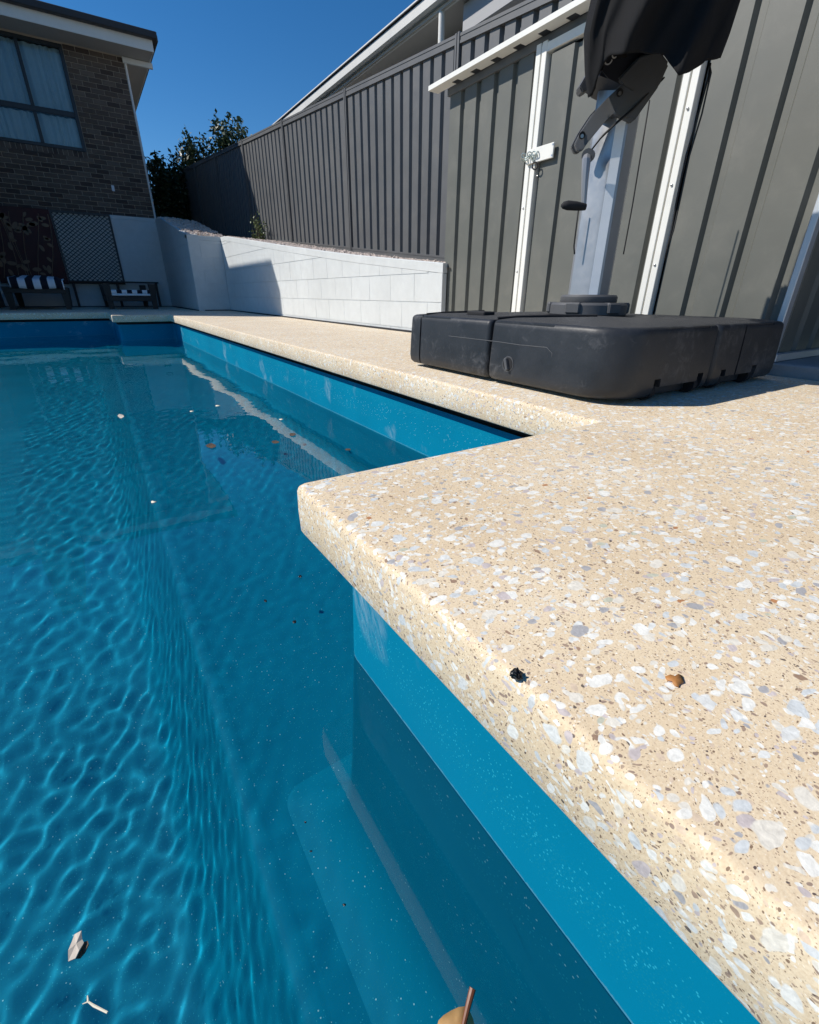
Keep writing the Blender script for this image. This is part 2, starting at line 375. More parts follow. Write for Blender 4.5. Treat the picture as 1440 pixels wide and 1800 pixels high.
# ------------------------------------------------------------------ painted block wall
def walltop(y):
    pts = [(3.0, .508), (3.24, .533), (3.9, .592), (4.845, .679), (6.553, .862), (9.8, 1.235), (10.3, 1.25)]
    for (a, za), (b, zb) in zip(pts, pts[1:]):
        if y <= b: return za + (zb-za)*(y-a)/(b-a)
    return pts[-1][1]
def walltop2(y):
    pts = [(10.1, 1.25), (10.6, 1.33), (11.02, 1.425), (11.9, 1.596), (12.55, 1.735), (12.9, 1.80), (13.5, 1.83)]
    for (a, za), (b, zb) in zip(pts, pts[1:]):
        if y <= b: return za + (zb-za)*(y-a)/(b-a)
    return pts[-1][1]
gw = thing('garden_wall', 'low white painted block retaining wall with sloping top under the steel fence', 'wall')
YR, XW, XR, YH = 10.15, 2.43, 1.85, 13.5
def blocks(s0, s1, top, place, thick, shift=0, cap=.07):
    """s: run along the wall; place(s,z,d) -> 3-D, d = depth into the wall"""
    g = .0027; out = []
    zc = .032-.218
    row = 0
    while zc < 2:
        z0, z1 = max(zc, -.02), zc+.218
        s = s0 - (.2 if row % 2 else 0) - shift
        while s < s1:
            a, b = max(s, s0), min(s+.4, s1)
            if b-a > .03:
                gh = .0008; poly = [(a+gh, z0+g), (b-gh, z0+g), (b-gh, z1-g), (a+gh, z1-g)]
                sl = (top(b)-top(a))/(b-a)
                poly = clip(poly, lambda p: top(a)+sl*(p[0]-a)-cap-g-p[1])
                if len(poly) > 2 and max(p[1] for p in poly)-min(p[1] for p in poly) > .012:
                    bm = bmesh.new(); e = .0022
                    cx = sum(p[0] for p in poly)/len(poly); cz = sum(p[1] for p in poly)/len(poly)
                    fr = []
                    for p in poly:
                        dx, dz = cx-p[0], cz-p[1]; l = math.hypot(dx, dz)
                        fr.append((p[0]+dx/l*e, p[1]+dz/l*e))
                    va = [bm.verts.new(place(*p, random.uniform(-.0006, .0006))) for p in fr]
                    vb = [bm.verts.new(place(*p, .0022)) for p in poly]; vc = [bm.verts.new(place(*p, .03)) for p in poly]
                    bm.faces.new(va); n = len(poly)
                    for q_, s_ in ((va, vb), (vb, vc)):
                        for k in range(n): bm.faces.new((q_[k], q_[(k+1) % n], s_[(k+1) % n], s_[k]))
                    obj('block', bm, 'white', gw)
            s += .4
        zc += .218; row += 1
    n = max(2, int((s1-s0)/.3))
    bm = bmesh.new()
    ring = []
    for k in range(n+1):
        s = s0+(s1-s0)*k/n; t = top(s)
        ring.append([bm.verts.new(place(s, t-cap, 0)), bm.verts.new(place(s, t-.006, 0)), bm.verts.new(place(s, t, .006)), bm.verts.new(place(s, t, thick)), bm.verts.new(place(s, t-cap, thick))])
    for q_, s_ in zip(ring, ring[1:]):
        for k in range(5): bm.faces.new((q_[k], q_[(k+1) % 5], s_[(k+1) % 5], s_[k]))
    bm.faces.new(ring[0]); bm.faces.new(ring[-1][::-1])
    obj('capping', bm, 'white', gw)
    bm = bmesh.new(); a = []; b = []
    for k in range(n+1):
        s = s0+(s1-s0)*k/n; t = top(s)-cap-.004
        a.append([bm.verts.new(place(s, z, d)) for z, d in ((-.03, .0048), (t, .0048), (t, thick-.005), (-.03, thick-.005))])
    for q_, s_ in zip(a, a[1:]):
        for k in range(4): bm.faces.new((q_[k], q_[(k+1) % 4], s_[(k+1) % 4], s_[k]))
    bm.faces.new(a[0]); bm.faces.new(a[-1][::-1])
    obj('mortar_core', bm, 'white', gw)
blocks(3.24, YR, walltop, lambda s, z, d: (XW+d, s, z), .045)
blocks(XR, XW-.002, lambda x: 1.25, lambda s, z, d: (s, YR+d, z), .19)
blocks(YR+.002, YH, walltop2, lambda s, z, d: (XR+d, s, z), .19, .13)
blocks(-1.6, XR-.002, lambda x: 1.84, lambda s, z, d: (s, YH+d, z), .19)
for a in ((XR+.009, XR+.18, YH-.06, YH+.185, -.02, 1.76), (XR-.05, XR+.05, YH+.009, YH+.185, -.02, 1.765), (XW+.009, XW+.15, YR-.06, YR+.18, -.02, 1.17), (XW-.06, XW+.05, YR+.009, YR+.18, -.02, 1.175), (XR+.009, XR+.1, YR+.009, YR+.1, -.02, 1.175)): obj('mortar_core', B(*a), 'white', gw)
bm = bmesh.new(); tube(bm, [(XR+.1, YR-.012, .004), (XW-.012, YR-.012, .004), (XW-.012, 8.7, .006), (XW-.014, 6, .004), (XW-.012, 3.3, .005)], .012, 6)
tube(bm, [(-1.5, YH-.012, .004), (XR-.012, YH-.012, .004), (XR-.02, 12, .01), (XR-.012, YR, .004)], .012, 6)
obj('joint_strip', bm, 'joint', gw)

# bed surface and gravel
bm = bmesh.new(); rows = []
for k in range(60):
    y = 3.2 + k*(19-3.2)/59
    z = walltop(y)-.03 if y < 10.2 else 1.22+.104*(y-10.2)
    rows.append([bm.verts.new((x, y, z - .02*(x-2.46))) for x in (2.455, 2.7, 3.0, 3.3, 3.6)])
for q_, s_ in zip(rows, rows[1:]):
    for k in range(4): bm.faces.new((q_[k], q_[k+1], s_[k+1], s_[k]))
struct(obj('garden_bed', bm, 'soil'))
bm = bmesh.new(); rr = []
for k in range(14):
    y = 10.16 + k*(18-10.16)/13; t = (walltop2(y) if y < 13.5 else 1.83+.09*(y-13.5))-.02
    rr.append([bm.verts.new((XR+.1, y, t)), bm.verts.new((2.5, y, max(t-.05, 1.2+.1*(y-10.16))))])
for q_, s_ in zip(rr, rr[1:]): bm.faces.new((q_[0], q_[1], s_[1], s_[0]))
struct(obj('garden_bed', bm, 'soil'))
vsx, fcs = [], []
ico = bmesh.new(); bmesh.ops.create_icosphere(ico, subdivisions=1, radius=1); iv = [v.co.copy() for v in ico.verts]; ifs = [[v.index for v in f.verts] for f in ico.faces]; ico.free()
def stone(c, r):
    b = len(vsx); rot = Matrix.Rotation(random.uniform(0, 6), 3, Vector((random.gauss(0, 1), random.gauss(0, 1), random.gauss(0, 1))).normalized())
    s = (r*random.uniform(.8, 1.3), r*random.uniform(.7, 1.1), r*random.uniform(.5, .8))
    for v in iv:
        p = rot @ Vector((v.x*s[0], v.y*s[1], v.z*s[2])); vsx.append((c[0]+p.x, c[1]+p.y, c[2]+p.z))
    fcs.extend([[b+k for k in f] for f in ifs])
for k in range(5200):
    y = 3.26 + (10.3-3.26)*random.random(); x = 2.48 + random.random()**1.6*.95
    stone((x, y, walltop(y)-.024-.02*(x-2.46)+random.uniform(0, .022)), random.uniform(.010, .022))
for k in range(1500):
    y = random.uniform(10.2, 13.4); x = XR+.03+random.random()*.75; t = walltop2(y)
    stone((x, y, t-.005+random.uniform(0, .02)-.08*max(0, x-XR-.3)), random.uniform(.012, .024))
gr = obj('gravel', (vsx, [], fcs), 'stone'); struct(gr, 'stuff'); gr['label'] = 'pale gravel along the top of the white block wall'; gr['category'] = 'gravel'

# ------------------------------------------------------------------ steel fence
XF = 3.5
fb = lambda y: .625+.104*(y-4.5)
ft = lambda y: 2.488+.090*(y-4.54)
fn = thing('steel_fence', 'charcoal ribbed steel panel fence behind the white block wall and shed', 'fence')
PY = [4.54+2.36*k for k in range(-3, 7)]
def ribbed(y0, y1, n, zb, zt, x, depth, name, m, parent, pan=.66, sl=.10):
    """vertical trapezoid sheet facing -x between y0 and y1"""
    bm = bmesh.new(); pts = []
    p = (y1-y0)/n
    for k in range(n):
        a = y0+k*p
        pts += [(a, depth), (a+p*(1-pan-2*sl), depth), (a+p*(1-pan-sl), 0), (a+p*(1-sl), 0)]
    pts.append((y1, depth))
    lo = [bm.verts.new((x+d, y, zb(y))) for y, d in pts]; hi = [bm.verts.new((x+d, y, zt(y))) for y, d in pts]
    for k in range(len(pts)-1): bm.faces.new((lo[k], lo[k+1], hi[k+1], hi[k]))
    return obj(name, bm, m, parent)
for a, b in zip(PY, PY[1:]):
    a1, b1 = a+.03, b-.03
    for k in range(3):
        s0 = a1+(b1-a1)*k/3; s1 = a1+(b1-a1)*(k+1)/3
        ribbed(s0+.001*k, s1, 4, lambda y: fb(y)+.02, lambda y: ft(y)-.03, XF, .034, 'sheet', 'fence', fn)
    for nm, zf, h in (('top_rail', ft, .065), ('bottom_rail', lambda y: fb(y)+.055, .055)):
        bm = bmesh.new()
        for (x0, dz0, dz1) in ((XF-.014, -h, 0), (XF-.019, -h*.28, .004), (XF-.019, -h-.003, -h*.72)):
            prism(bm, [(x0, a1-.02, zf(a1)+dz0), (x0, b1+.02, zf(b1)+dz0), (x0, b1+.02, zf(b1)+dz1), (x0, a1-.02, zf(a1)+dz1)], (.065, 0, 0))
        obj(nm, bm, 'fence', fn)
    obj('plinth_board', [[(XF+.0+dx, y, fb(y)+dz) for dx in (0, .04) for y in (a1, b1) for dz in (-.10, -.004)], [], [(0,1,3,2), (4,6,7,5), (0,4,5,1), (2,3,7,6), (0,2,6,4), (1,5,7,3)]], 'brown', fn)
for y in PY:
    bm = bmesh.new()
    box(bm, XF-.026, XF+.06, y-.032, y-.008, fb(y)-.15, ft(y)+.012); box(bm, XF-.020, XF+.05, y-.008, y+.008, fb(y)-.15, ft(y)+.006); box(bm, XF-.026, XF+.06, y+.008, y+.032, fb(y)-.15, ft(y)+.012)
    obj('post', bm, 'fence', fn)

# ------------------------------------------------------------------ garden shed
XS = 2.48
sh = thing('garden_shed', 'olive grey ribbed steel garden shed with cream door frame beside the fence', 'shed')
flat_ = lambda z: (lambda y: z)
def sheet(y0, y1, n, z0, z1, x=XS): return ribbed(y0, y1, n, flat_(z0), flat_(z1), x, .022, 'wall_sheet', 'shed', sh, pan=.70, sl=.07)
sheet(2.475, 3.30, 5, .05, 1.585); sheet(.915, 1.475, 3, .05, 1.585)
dr = obj('door', B(XS+.004, XS+.018, 1.545, 2.385, .07, 1.50), 'shed', sh)
for k in range(2):
    s = ribbed(1.55+.41*k, 1.96+.41*k, 2, flat_(.075), flat_(1.50), XS-.018, .02, 'door_sheet', 'shed', dr, pan=.74, sl=.06)
for nm, y0, y1, p_ in (('frame_post', 2.432, 2.468, sh), ('door_stile', 2.388, 2.424, dr), ('frame_post', 1.478, 1.512, sh), ('door_stile', 1.520, 1.552, dr)):
    obj(nm, B(XS-.032, XS+.012, y0, y1, .06, 1.565, bev=.002), 'trim', p_)
obj('door_head', B(XS-.03, XS+.01, 1.515, 2.43, 1.515, 1.555, bev=.002), 'trim', sh)
obj('head_channel', B(XS-.012, XS+.012, .92, 3.31, 1.557, 1.60, bev=.002), 'fence', sh)
bm = bmesh.new(); pl = [(XS-.105, 1.597), (XS-.105, 1.622), (XS-.098, 1.627), (XS+.02, 1.655), (XS+.02, 1.64), (XS-.09, 1.613), (XS-.09, 1.604), (XS-.02, 1.606), (XS-.02, 1.597)]
prism(bm, [(x, -.4, z) for x, z in pl], (0, 3.81, 0)); obj('gutter', bm, 'trim', sh)
bm = bmesh.new(); prism(bm, [(XS, -.35, 1.66), (XS+.95, -.35, 1.75), (XS+.95, -.35, 1.735), (XS, -.35, 1.645)], (0, 3.7, 0)); obj('roof_sheet', bm, 'shed', sh)
for y0 in (1.62, 1.81, 2.0, 2.19, 2.38, 2.57, 2.76, 2.95, 3.14): obj('rib_closure', B(XS-.06, XS-.012, y0, y0+.06, 1.596, 1.602), 'plastic', sh)
obj('corner_post', B(XS-.004, XS+.045, .882, .908, .05, 1.60, bev=.003), 'alu', sh)
obj('floor_rail', B(XS-.012, XS+.03, .86, 3.31, .052, .085, bev=.003), 'alu', sh)
obj('floor_rail', B(XS+.032, XS+.95, .862, .888, .052, .085, bev=.003), 'alu', sh)
bm = bmesh.new(); pts = []
for k in range(5):
    a = XS+.05+k*.18; pts += [(a, .02), (a+.03, .02), (a+.045, 0), (a+.165, 0)]
lo = [bm.verts.new((x, .895+d, .055)) for x, d in pts]; hi = [bm.verts.new((x, .895+d, 1.60)) for x, d in pts]
for k in range(len(pts)-1): bm.faces.new((lo[k], lo[k+1], hi[k+1], hi[k]))
obj('side_sheet', bm, 'shed', sh)
ribbed(.9, 3.3, 12, flat_(.05), flat_(1.7), XS+.93, .02, 'back_sheet', 'shed', sh)
obj('side_sheet', B(XS+.03, XS+.93, 3.27, 3.29, .05, 1.62), 'shed', sh)
lp = obj('latch_plate', B(XS-.046, XS-.034, 2.245, 2.45, 1.018, 1.09, bev=.002), 'trim', sh)
for y, z in ((2.252, 1.08), (2.252, 1.03)): obj('rivet', B(XS-.0475, XS-.045, y-.004, y+.004, z-.004, z+.004), 'bolt', lp)
def ring(bm, c, rad, r, ax, el=1.3, n=12):
    ax = Vector(ax).normalized(); a = ax.orthogonal().normalized(); b = ax.cross(a); pts = [Vector(c)+rad*(math.cos(t)*a*el+math.sin(t)*b) for t in [k*2*math.pi/n for k in range(n+1)]]
    tube(bm, pts, r, 6, False)
for k in range(9):
    bm = bmesh.new(); ring(bm, (XS-.052-.006*(k % 2), 2.475-.014*k, 1.052+.012*math.sin(k*1.9)), .011, .0032, (1, math.sin(k*2.1), math.cos(k*1.3))); obj('chain_link', bm, 'chain', sh, True)
bm = bmesh.new(); ring(bm, (XS-.05, 2.37, 1.0), .016, .004, (1, .2, 0)); obj('padlock_shackle', bm, 'joint', sh, True)
for y, z in ((2.37, .955), (1.497, 1.06), (1.497, .78), (1.497, .45), (2.45, .8), (2.45, .45)):
    bm = bmesh.new(); bmesh.ops.create_uvsphere(bm, u_segments=8, v_segments=6, radius=.006, matrix=Matrix.Translation((XS-(.034 if y in (1.497, 2.45) else .02), y, z))); obj('screw', bm, 'bolt', sh, True)

# ------------------------------------------------------------------ cantilever umbrella on its ballast base
um = thing('cantilever_umbrella', 'closed cantilever umbrella with black cover and silver pole on black ballast base', 'umbrella')
bx0, bx1, by0, by1 = 1.24, 2.33, .80, 1.905; cxm, cym = (bx0+bx1)/2, (by0+by1)/2
def tank(x0, x1, y0, y1, oc):
    """one quarter; oc = signs of the outer corner"""
    def plan(o):
        pts = []
        for sx, sy in ((-1, -1), (1, -1), (1, 1), (-1, 1)):
            r = {(-1, -1): .13, (-1, 1): .03, (1, -1): .05, (1, 1): .05}[oc] if (sx, sy) == oc else .018
            ex = o if sx == oc[0] else o*.25; ey = o if sy == oc[1] else o*.25
            cx_, cy_ = (x0+ex+r if sx < 0 else x1-ex-r), (y0+ey+r if sy < 0 else y1-ey-r)
            a0 = {(-1, -1): math.pi, (1, -1): 1.5*math.pi, (1, 1): 0, (-1, 1): .5*math.pi}[(sx, sy)]
            for k in range(9): t = a0+k/8*math.pi/2; pts.append((cx_+r*math.cos(t), cy_+r*math.sin(t)))
        return pts
    bm = bmesh.new()
    prof = [(.030, .012), (.012, .017), (.003, .028), (.0, .05), (.002, .12), (.006, .20), (.0075, .2115), (.012, .2185), (.019, .2222), (.03, .2238), (.085, .230)]
    vr = loft(bm, [[(x, y, z) for x, y in plan(o)] for o, z in prof]); bm.faces.new(vr[0][::-1])
    c = bm.verts.new(((x0+x1)/2-oc[0]*.12, (y0+y1)/2-oc[1]*.12, .2375)); n = len(vr[-1])
    top = set(bm.faces.new((vr[-1][k], vr[-1][(k+1) % n], c)) for k in range(n))
    for f in bm.faces:
        if f in top or min(v.co.z for v in f.verts) > .2215: f.material_index = 1
    return obj('ballast_tank', bm, ['plastic', 'plastic_top'], um, True, 45)
g = .004
T = {}
for sx in (-1, 1):
    for sy in (-1, 1):
        T[sx, sy] = tank(bx0 if sx < 0 else cxm+g, cxm-g if sx < 0 else bx1, by0 if sy < 0 else cym+g, cym-g if sy < 0 else by1, (sx, sy))
for o, bs in ((T[-1, 1], [(bx0-.1, bx0+.010, 1.802, 1.812, -.1, .3), (bx0+.0, bx0+.3, 1.803, 1.811, .219, .3), (bx0-.1, bx0+.013, 1.60, 1.803, .2125, .3)]),
              (T[-1, -1], [(bx0-.1, bx0+.013, 1.06, 1.345, .2125, .3), (1.47, 1.72, by0-.1, by0+.013, .2125, .3), (1.44, 1.475, .7, .86, -.1, .07), (1.475, 1.70, .7, .84, -.1, .045), (1.70, 1.735, .7, .86, -.1, .07)]),
              (T[1, -1], [(1.965, 1.976, by0-.1, by0+.011, -.1, .3), (1.985, 2.2, by0-.1, by0+.013, .2125, .3), (1.86, 1.895, .7, .86, -.1, .07), (1.895, 2.10, .7, .84, -.1, .045), (2.10, 2.135, .7, .86, -.1, .07)])):
    cut(o, bs); o.data.polygons.foreach_set('use_smooth', [True]*len(o.data.polygons)); o.data.set_sharp_from_angle(angle=R(45))
for x in (1.4575, 1.7175, 1.8775, 2.1175):
    bm = bmesh.new(); tube(bm, [(x-.012, .835, .029), (x+.012, .835, .029)], .028, 14); obj('wheel', bm, 'joint', um, True, 30)
# moulded panels standing proud of the tank faces, groove lines
bm = bmesh.new(); tube(bm, [(bx0+.03, 1.345, .2275), (bx0+.10, 1.31, .233), (bx0+.2, 1.25, .2365), (bx0+.34, 1.15, .2385)], .005, 6); obj('groove', bm, 'joint', um, True)
bm = bmesh.new(); tube(bm, [(bx0+.03, 1.80, .2268), (bx0+.12, 1.79, .2325), (bx0+.34, 1.77, .2375)], .004, 6); obj('groove', bm, 'joint', um, True)
# seam mark and cap
bm = bmesh.new(); tube(bm, [(bx0+.0035, 1.60, .150), (bx0+.0035, 1.30, .150), (bx0+.0035, 1.20, .148), (bx0+.0035, 1.075, .150), (bx0+.0035, 1.05, .135), (bx0+.0025, 1.048, .04)], .0014, 5); obj('mould_seam', bm, 'greyplastic', um)
d = ray(893, 640); t = bx0/d.x; cp = CAM+d*t
cap = bmesh.new(); tube(cap, [(bx0-.001, cp.y, cp.z), (bx0+.02, cp.y, cp.z)], .027, 24); capo = obj('filler_cap', cap, 'greyplastic', um, True, 30)
bm = bmesh.new(); tube(bm, [(bx0-.0025, cp.y, cp.z), (bx0+.02, cp.y, cp.z)], .0235, 24); obj('cap_face', bm, 'joint', capo, True, 30)
obj('cap_grip', B(-.012, .004, -.006, .006, -.021, .021, bev=.002, mtx=Matrix.Translation((bx0-.002, cp.y, cp.z)) @ Matrix.Rotation(R(-18), 4, 'X')), 'greyplastic', capo)
obj('top_plug', B(bx0+.10, bx0+.16, 1.50, 1.61, .228, .2445, bev=.004), 'joint', um)

PX, PYc = 1.765, 1.34
bm = bmesh.new(); lathe(bm, [(.15, .233), (.155, .238), (.155, .272), (.148, .28), (.12, .281)], (PX, PYc, 0), 48)
fl = obj('swivel_flange', bm, 'greyplastic', um, True)
for k in range(6):
    a = k*math.pi/3+.3
    obj('flange_lug', B(-.03, .03, -.02, .02, .24, .2815, bev=.006, mtx=Matrix.Translation((PX+.142*math.cos(a), PYc+.142*math.sin(a), 0)) @ Matrix.Rotation(a+math.pi/2, 4, 'Z')), 'greyplastic', fl)
bm = bmesh.new(); lathe(bm, [(.108, .279), (.112, .284), (.112, .302), (.106, .309), (.085, .31)], (PX, PYc, 0), 48); obj('pole_collar', bm, 'greyplastic', um, True)
# pole: extruded aluminium with three flat faces toward the pool
bm = bmesh.new(); rings = []
cs = [(-.080, -.024), (-.077, -.012), (-.030, .050), (-.022, .056), (.010, .064), (.020, .062), (.066, .026), (.078, .006), (.080, -.02), (.05, -.055), (0, -.066), (-.05, -.055)]
for z, sx in ((.305, 1), (.6, .985), (1.02, .955), (1.3, .94)): rings.append([Vector((PX, PYc, z)) + _Rt*(u*sx) - _F*(v*sx) for u, v in cs])
vr = loft(bm, rings); bm.faces.new(vr[-1]); bm.faces.ensure_lookup_table()
for f in bm.faces:
    c = f.calc_center_median() - Vector((PX, PYc, 0)); u, v = c.dot(_Rt), -c.dot(_F)
    if v > .05 and -.02 < u < .012: f.material_index = 1  # centre facet gets a paler colour, a highlight painted into the pole
obj('pole', bm, ['silver', 'pole_highlight'], um, True, 18)
# points on the plane through the pole axis that faces along the view, pushed w metres toward the viewer
def UP(x, y, w=0):
    d = ray(x, y); t = (Vector((PX, PYc, 0)).dot(_F) - w)/d.dot(_F); return CAM + d*t
def plate(name, px, w, th, m, parent=um, bev=0):
    wf = w if callable(w) else (lambda x: w)
    bm = bmesh.new(); prism(bm, [UP(x, y, wf(x)) for x, y in px], (-_F)*(-th))
    if bev: bmesh.ops.bevel(bm, geom=bm.edges[:], offset=bev, segments=2, affect='EDGES')
    return obj(name, bm, m, parent)
arm = [(1016,265),(1011,253),(1022,231),(1043,199),(1067,173),(1095,147),(1116,160),(1098,182),(1067,210),(1042,238),(1024,265)]
br = plate('bracket_arm', arm, lambda x: .03+.075*(x-1012)/100, .022, 'greyplastic', bev=.003)
plate('bracket_arm', [(x-6, y+4) for x, y in arm], -.075, .02, 'greyplastic', bev=.003)
plate('bracket_body', [(1085,140),(1124,98),(1160,86),(1178,110),(1160,150),(1116,212),(1086,198),(1066,206),(1098,176),(1110,160)], lambda x: .078+.05*(x-1066)/110, .16, 'greyplastic', bev=.006)
plate('pole_cap', [(1052,128),(1066,84),(1110,70),(1160,72),(1150,110),(1120,158),(1094,150),(1070,138)], .082, .165, 'capdark', bev=.01)
plate('side_lever', [(1019,152),(1040,116),(1062,90),(1070,92),(1055,122),(1036,156),(1024,163)], .02, .05, 'greyplastic', bev=.004)
for x, y in ((1089, 163), (1023, 238)):
    bm = bmesh.new(); c = UP(x, y, .033+.075*(x-1012)/100); tube(bm, [c, c-_F*.004], .011, 14); b_ = obj('bolt_hole', bm, 'joint', br, True, 30)
    bm = bmesh.new(); tube(bm, [c-_F*.001+Vector((0, 0, -.003)), c-_F*.005+Vector((0, 0, -.003))], .006, 10); obj('bolt', bm, 'bolt', b_, True, 30)
cu = bpy.data.curves.new('lettering', 'FONT'); cu.body = 'Coola'; cu.size = .038; cu.extrude = .0006
to = bpy.data.objects.new('lettering', cu); COL.objects.link(to)
me = bpy.data.meshes.new_from_object(to.evaluated_get(bpy.context.evaluated_depsgraph_get())); bpy.data.objects.remove(to)
to = bpy.data.objects.new('lettering', me); COL.objects.link(to); me.materials.append(MT['print_']); to.parent = um
xd = (_Rt*.72+_Z*.69).normalized(); nrm = -_F; yd = nrm.cross(xd)
Mx = Matrix.Identity(4)
for k, v in enumerate((xd, yd, nrm)):
    for j in range(3): Mx[j][k] = v[j]
Mx.translation = UP(1066, 119, .0838); to.matrix_world = Mx
# crank
bm = bmesh.new(); tube(bm, [UP(1032, 272, .10), UP(1031, 282, .135), UP(1028, 320, .14), UP(1026, 362, .14)], [.0145, .0145, .012, .009], 8); ck = obj('crank_arm', bm, 'greyplastic2', um, True, 30)
bm = bmesh.new(); tube(bm, [UP(1036, 274, .06), UP(1033, 273, .125)], .02, 14); obj('crank_hub', bm, 'greyplastic', ck, True, 40)
bm = bmesh.new(); pts = [UP(x, y, .15) for x, y in ((1030, 364), (1024, 363.5), (1012, 362), (998, 361), (990, 361), (986.5, 361.5))]; tube(bm, pts, [.010, .012, .0145, .015, .011, .004], 14); obj('crank_knob', bm, 'joint', ck, True, 60)
# cover: folded fabric hanging round the arm
bm = bmesh.new(); NR, NA = 34, 120; rings = []
Lf = [(175, 1034), (130, 1028), (60, 1026), (20, 1034), (-60, 1052), (-160, 1072), (-320, 1110)]
Rf = [(175, 1245), (110, 1264), (60, 1283), (0, 1302), (-60, 1316), (-160, 1330), (-320, 1330)]
def itp(tab, y):
    for (a, b), (c, d_) in zip(tab, tab[1:]):
        if a >= y >= c: return b+(d_-b)*(a-y)/(a-c)
    return tab[-1][1] if y < tab[-1][0] else tab[0][1]
hem = [(-1, 172), (-.93, 168), (-.8, 128), (-.6, 96), (-.2, 92), (.15, 96), (.35, 118), (.45, 132), (.58, 128), (.75, 110), (.95, 104), (1.0, 96)]
def hemy(c):
    for (a, b), (e, f) in zip(hem, hem[1:]):
        if a <= c <= e: return b+(f-b)*(c-a)/(e-a)
    return hem[-1][1]
for j in range(NR):
    rg = []
    for k in range(NA):
        a = 2*math.pi*k/NA; c, s_ = math.cos(a), math.sin(a)
        yb = hemy(c) + (8*math.sin(a*3+1) if s_ < 0 else 0); y = yb + (-330-yb)*(j/(NR-1))**1.25
        lo_, hi_ = itp(Lf, y), itp(Rf, y); ff = 1 + (.035*math.sin(a*9+j*.16) + .025*math.sin(a*17-j*.22+1.3)) * (1 if abs(c) < .96 else .3)
        x = (lo_+hi_)/2 + c*(hi_-lo_)/2*(1 if abs(c) > .9 else ff)
        w_ = .17 + .12*(x-1030)/270 + .17*s_*(1+.20*math.sin(a*7+j*.13)+.10*math.sin(a*13+j*.3))
        rg.append(UP(x, y, w_))
    rings.append(rg)
vr = loft(bm, rings); bm.faces.new(vr[-1]); cv = obj('umbrella_cover', bm, 'fabric', um, True, 180)
md = cv.modifiers.new('thickness', 'SOLIDIFY'); md.thickness = .004
# hidden arm above, reaching into the cover
bm = bmesh.new(); tube(bm, [UP(1120, 110, .0), UP(1160, 20, .1), UP(1210, -250, .18)], .04, 14); obj('cantilever_arm', bm, 'silver', um, True, 60)
for pts, ws in (([(1249,111),(1246,133),(1228,200),(1206,274),(1190,350),(1181,403),(1174,431),(1169,456)], .24), ([(1247,111),(1250,128),(1234,200),(1212,274),(1196,350),(1184,405),(1175,431)], .245),
                ([(1168,136),(1140,166),(1114,190),(1085,214),(1060,238),(1041,262)], .105), ([(1166,138),(1136,168),(1112,193),(1080,220),(1055,244),(1038,266)], .11),
                ([(1142,176),(1130,250),(1112,360),(1098,436),(1096,447)], -.25), ([(1018,360),(1013,400),(1009,432),(1010,447)], .02)):
    bm = bmesh.new(); tube(bm, [UP(x, y, ws) for x, y in pts], .0028, 6); obj('cord', bm, 'cord', um, True, 180)

# ------------------------------------------------------------------ brick house
ho = thing('brick_house', 'two storey brown brick house with dark window frames in shade beyond the pool', 'house')
YB = 13.745
hw = obj('wall', B(.822, 1.868, YB+.012, 22, 1.83, 4.74), 'mortar', ho)
for a in ((-6, -1.722, 1.83, 4.74), (-1.722, .822, 1.83, 2.968), (-1.722, .822, 4.672, 4.74)): obj('wall', B(a[0], a[1], YB+.012, YB+.25, a[2], a[3]), 'mortar', ho)
obj('footing_wall', B(-6, 1.86, YH+.2, 22, -.1, 1.828), 'nwall', ho)
WX0, WX1, WZ0, WZ1 = -1.72, .82, 2.97, 4.67
def brick_me(l, h):
    bm = B(-l/2, l/2, -.0, .06, -h/2, h/2, bev=.003); me = bpy.data.meshes.new('brick'); bm.to_mesh(me); bm.free(); return me
BL = {}
rest = []; cnt = 0
cands = []
z = 1.845; row = 0
while z+.076 < 4.74:
    x = 1.868 - (.0 if row % 2 else .12)
    if row % 2 == 0: cands.append((1.868-.055, z+.038, .11))
    while x > -5.8:
        cands.append((x-.115, z+.038, .23)); x -= .24
    z += .0862; row += 1
final = []
for x, zc, l in cands:
    a, b = x-l/2, x+l/2
    if WZ0-.12 < zc < WZ1+.01:
        if a < WX1 and b > WX0:
            if b > WX1+.04: a = WX1+.01
            elif a < WX0-.04: b = WX0-.01
            else: continue
    final.append(((a+b)/2, zc, b-a))
x = WX1-.04
while x > WX0: final.append((x, WZ0-.062, -.076)); x -= .086
vis = sorted([f for f in final if f[0] > -.99], key=lambda f: f[1]*.0+abs(f[0]-1)+abs(f[1]-3)*.3)
ind = set(id(f) for f in vis[:298])
vsb, fsb = [], []
for f in final:
    x, zc, l = f; key = round(l, 3)
    if id(f) in ind:
        mi = random.choice((0, 0, 1, 1, 2, 3))
        if (key, mi) not in BL:
            me = brick_me(*((.076, .115) if l < 0 else (l, .076))); me.materials.append(BR[mi]); BL[key, mi] = me
        o = bpy.data.objects.new('brick', BL[key, mi]); COL.objects.link(o); o.parent = ho
        o.location = (x, YB+random.uniform(-.0015, .0015), zc)
    else:
        w2, h2 = ((.038, .0575) if l < 0 else (l/2, .038)); b = len(vsb); y0 = YB+random.uniform(-.0015, .0015)
        vsb += [(x+sx*w2, y0+dy, zc+sz*h2) for dy in (0, .03) for sx, sz in ((-1, -1), (1, -1), (1, 1), (-1, 1))]
        fsb += [[b+i_ for i_ in q_] for q_ in ((0,1,2,3), (0,4,5,1), (1,5,6,2), (2,6,7,3), (3,7,4,0))]
bo = obj('brick_courses', (vsb, [], fsb), BR[1], ho); bo['kind'] = 'stuff'
wn = obj('window', B(WX0, WX1, YB+.19, YB+.2, WZ0, WZ1), 'winframe', ho)
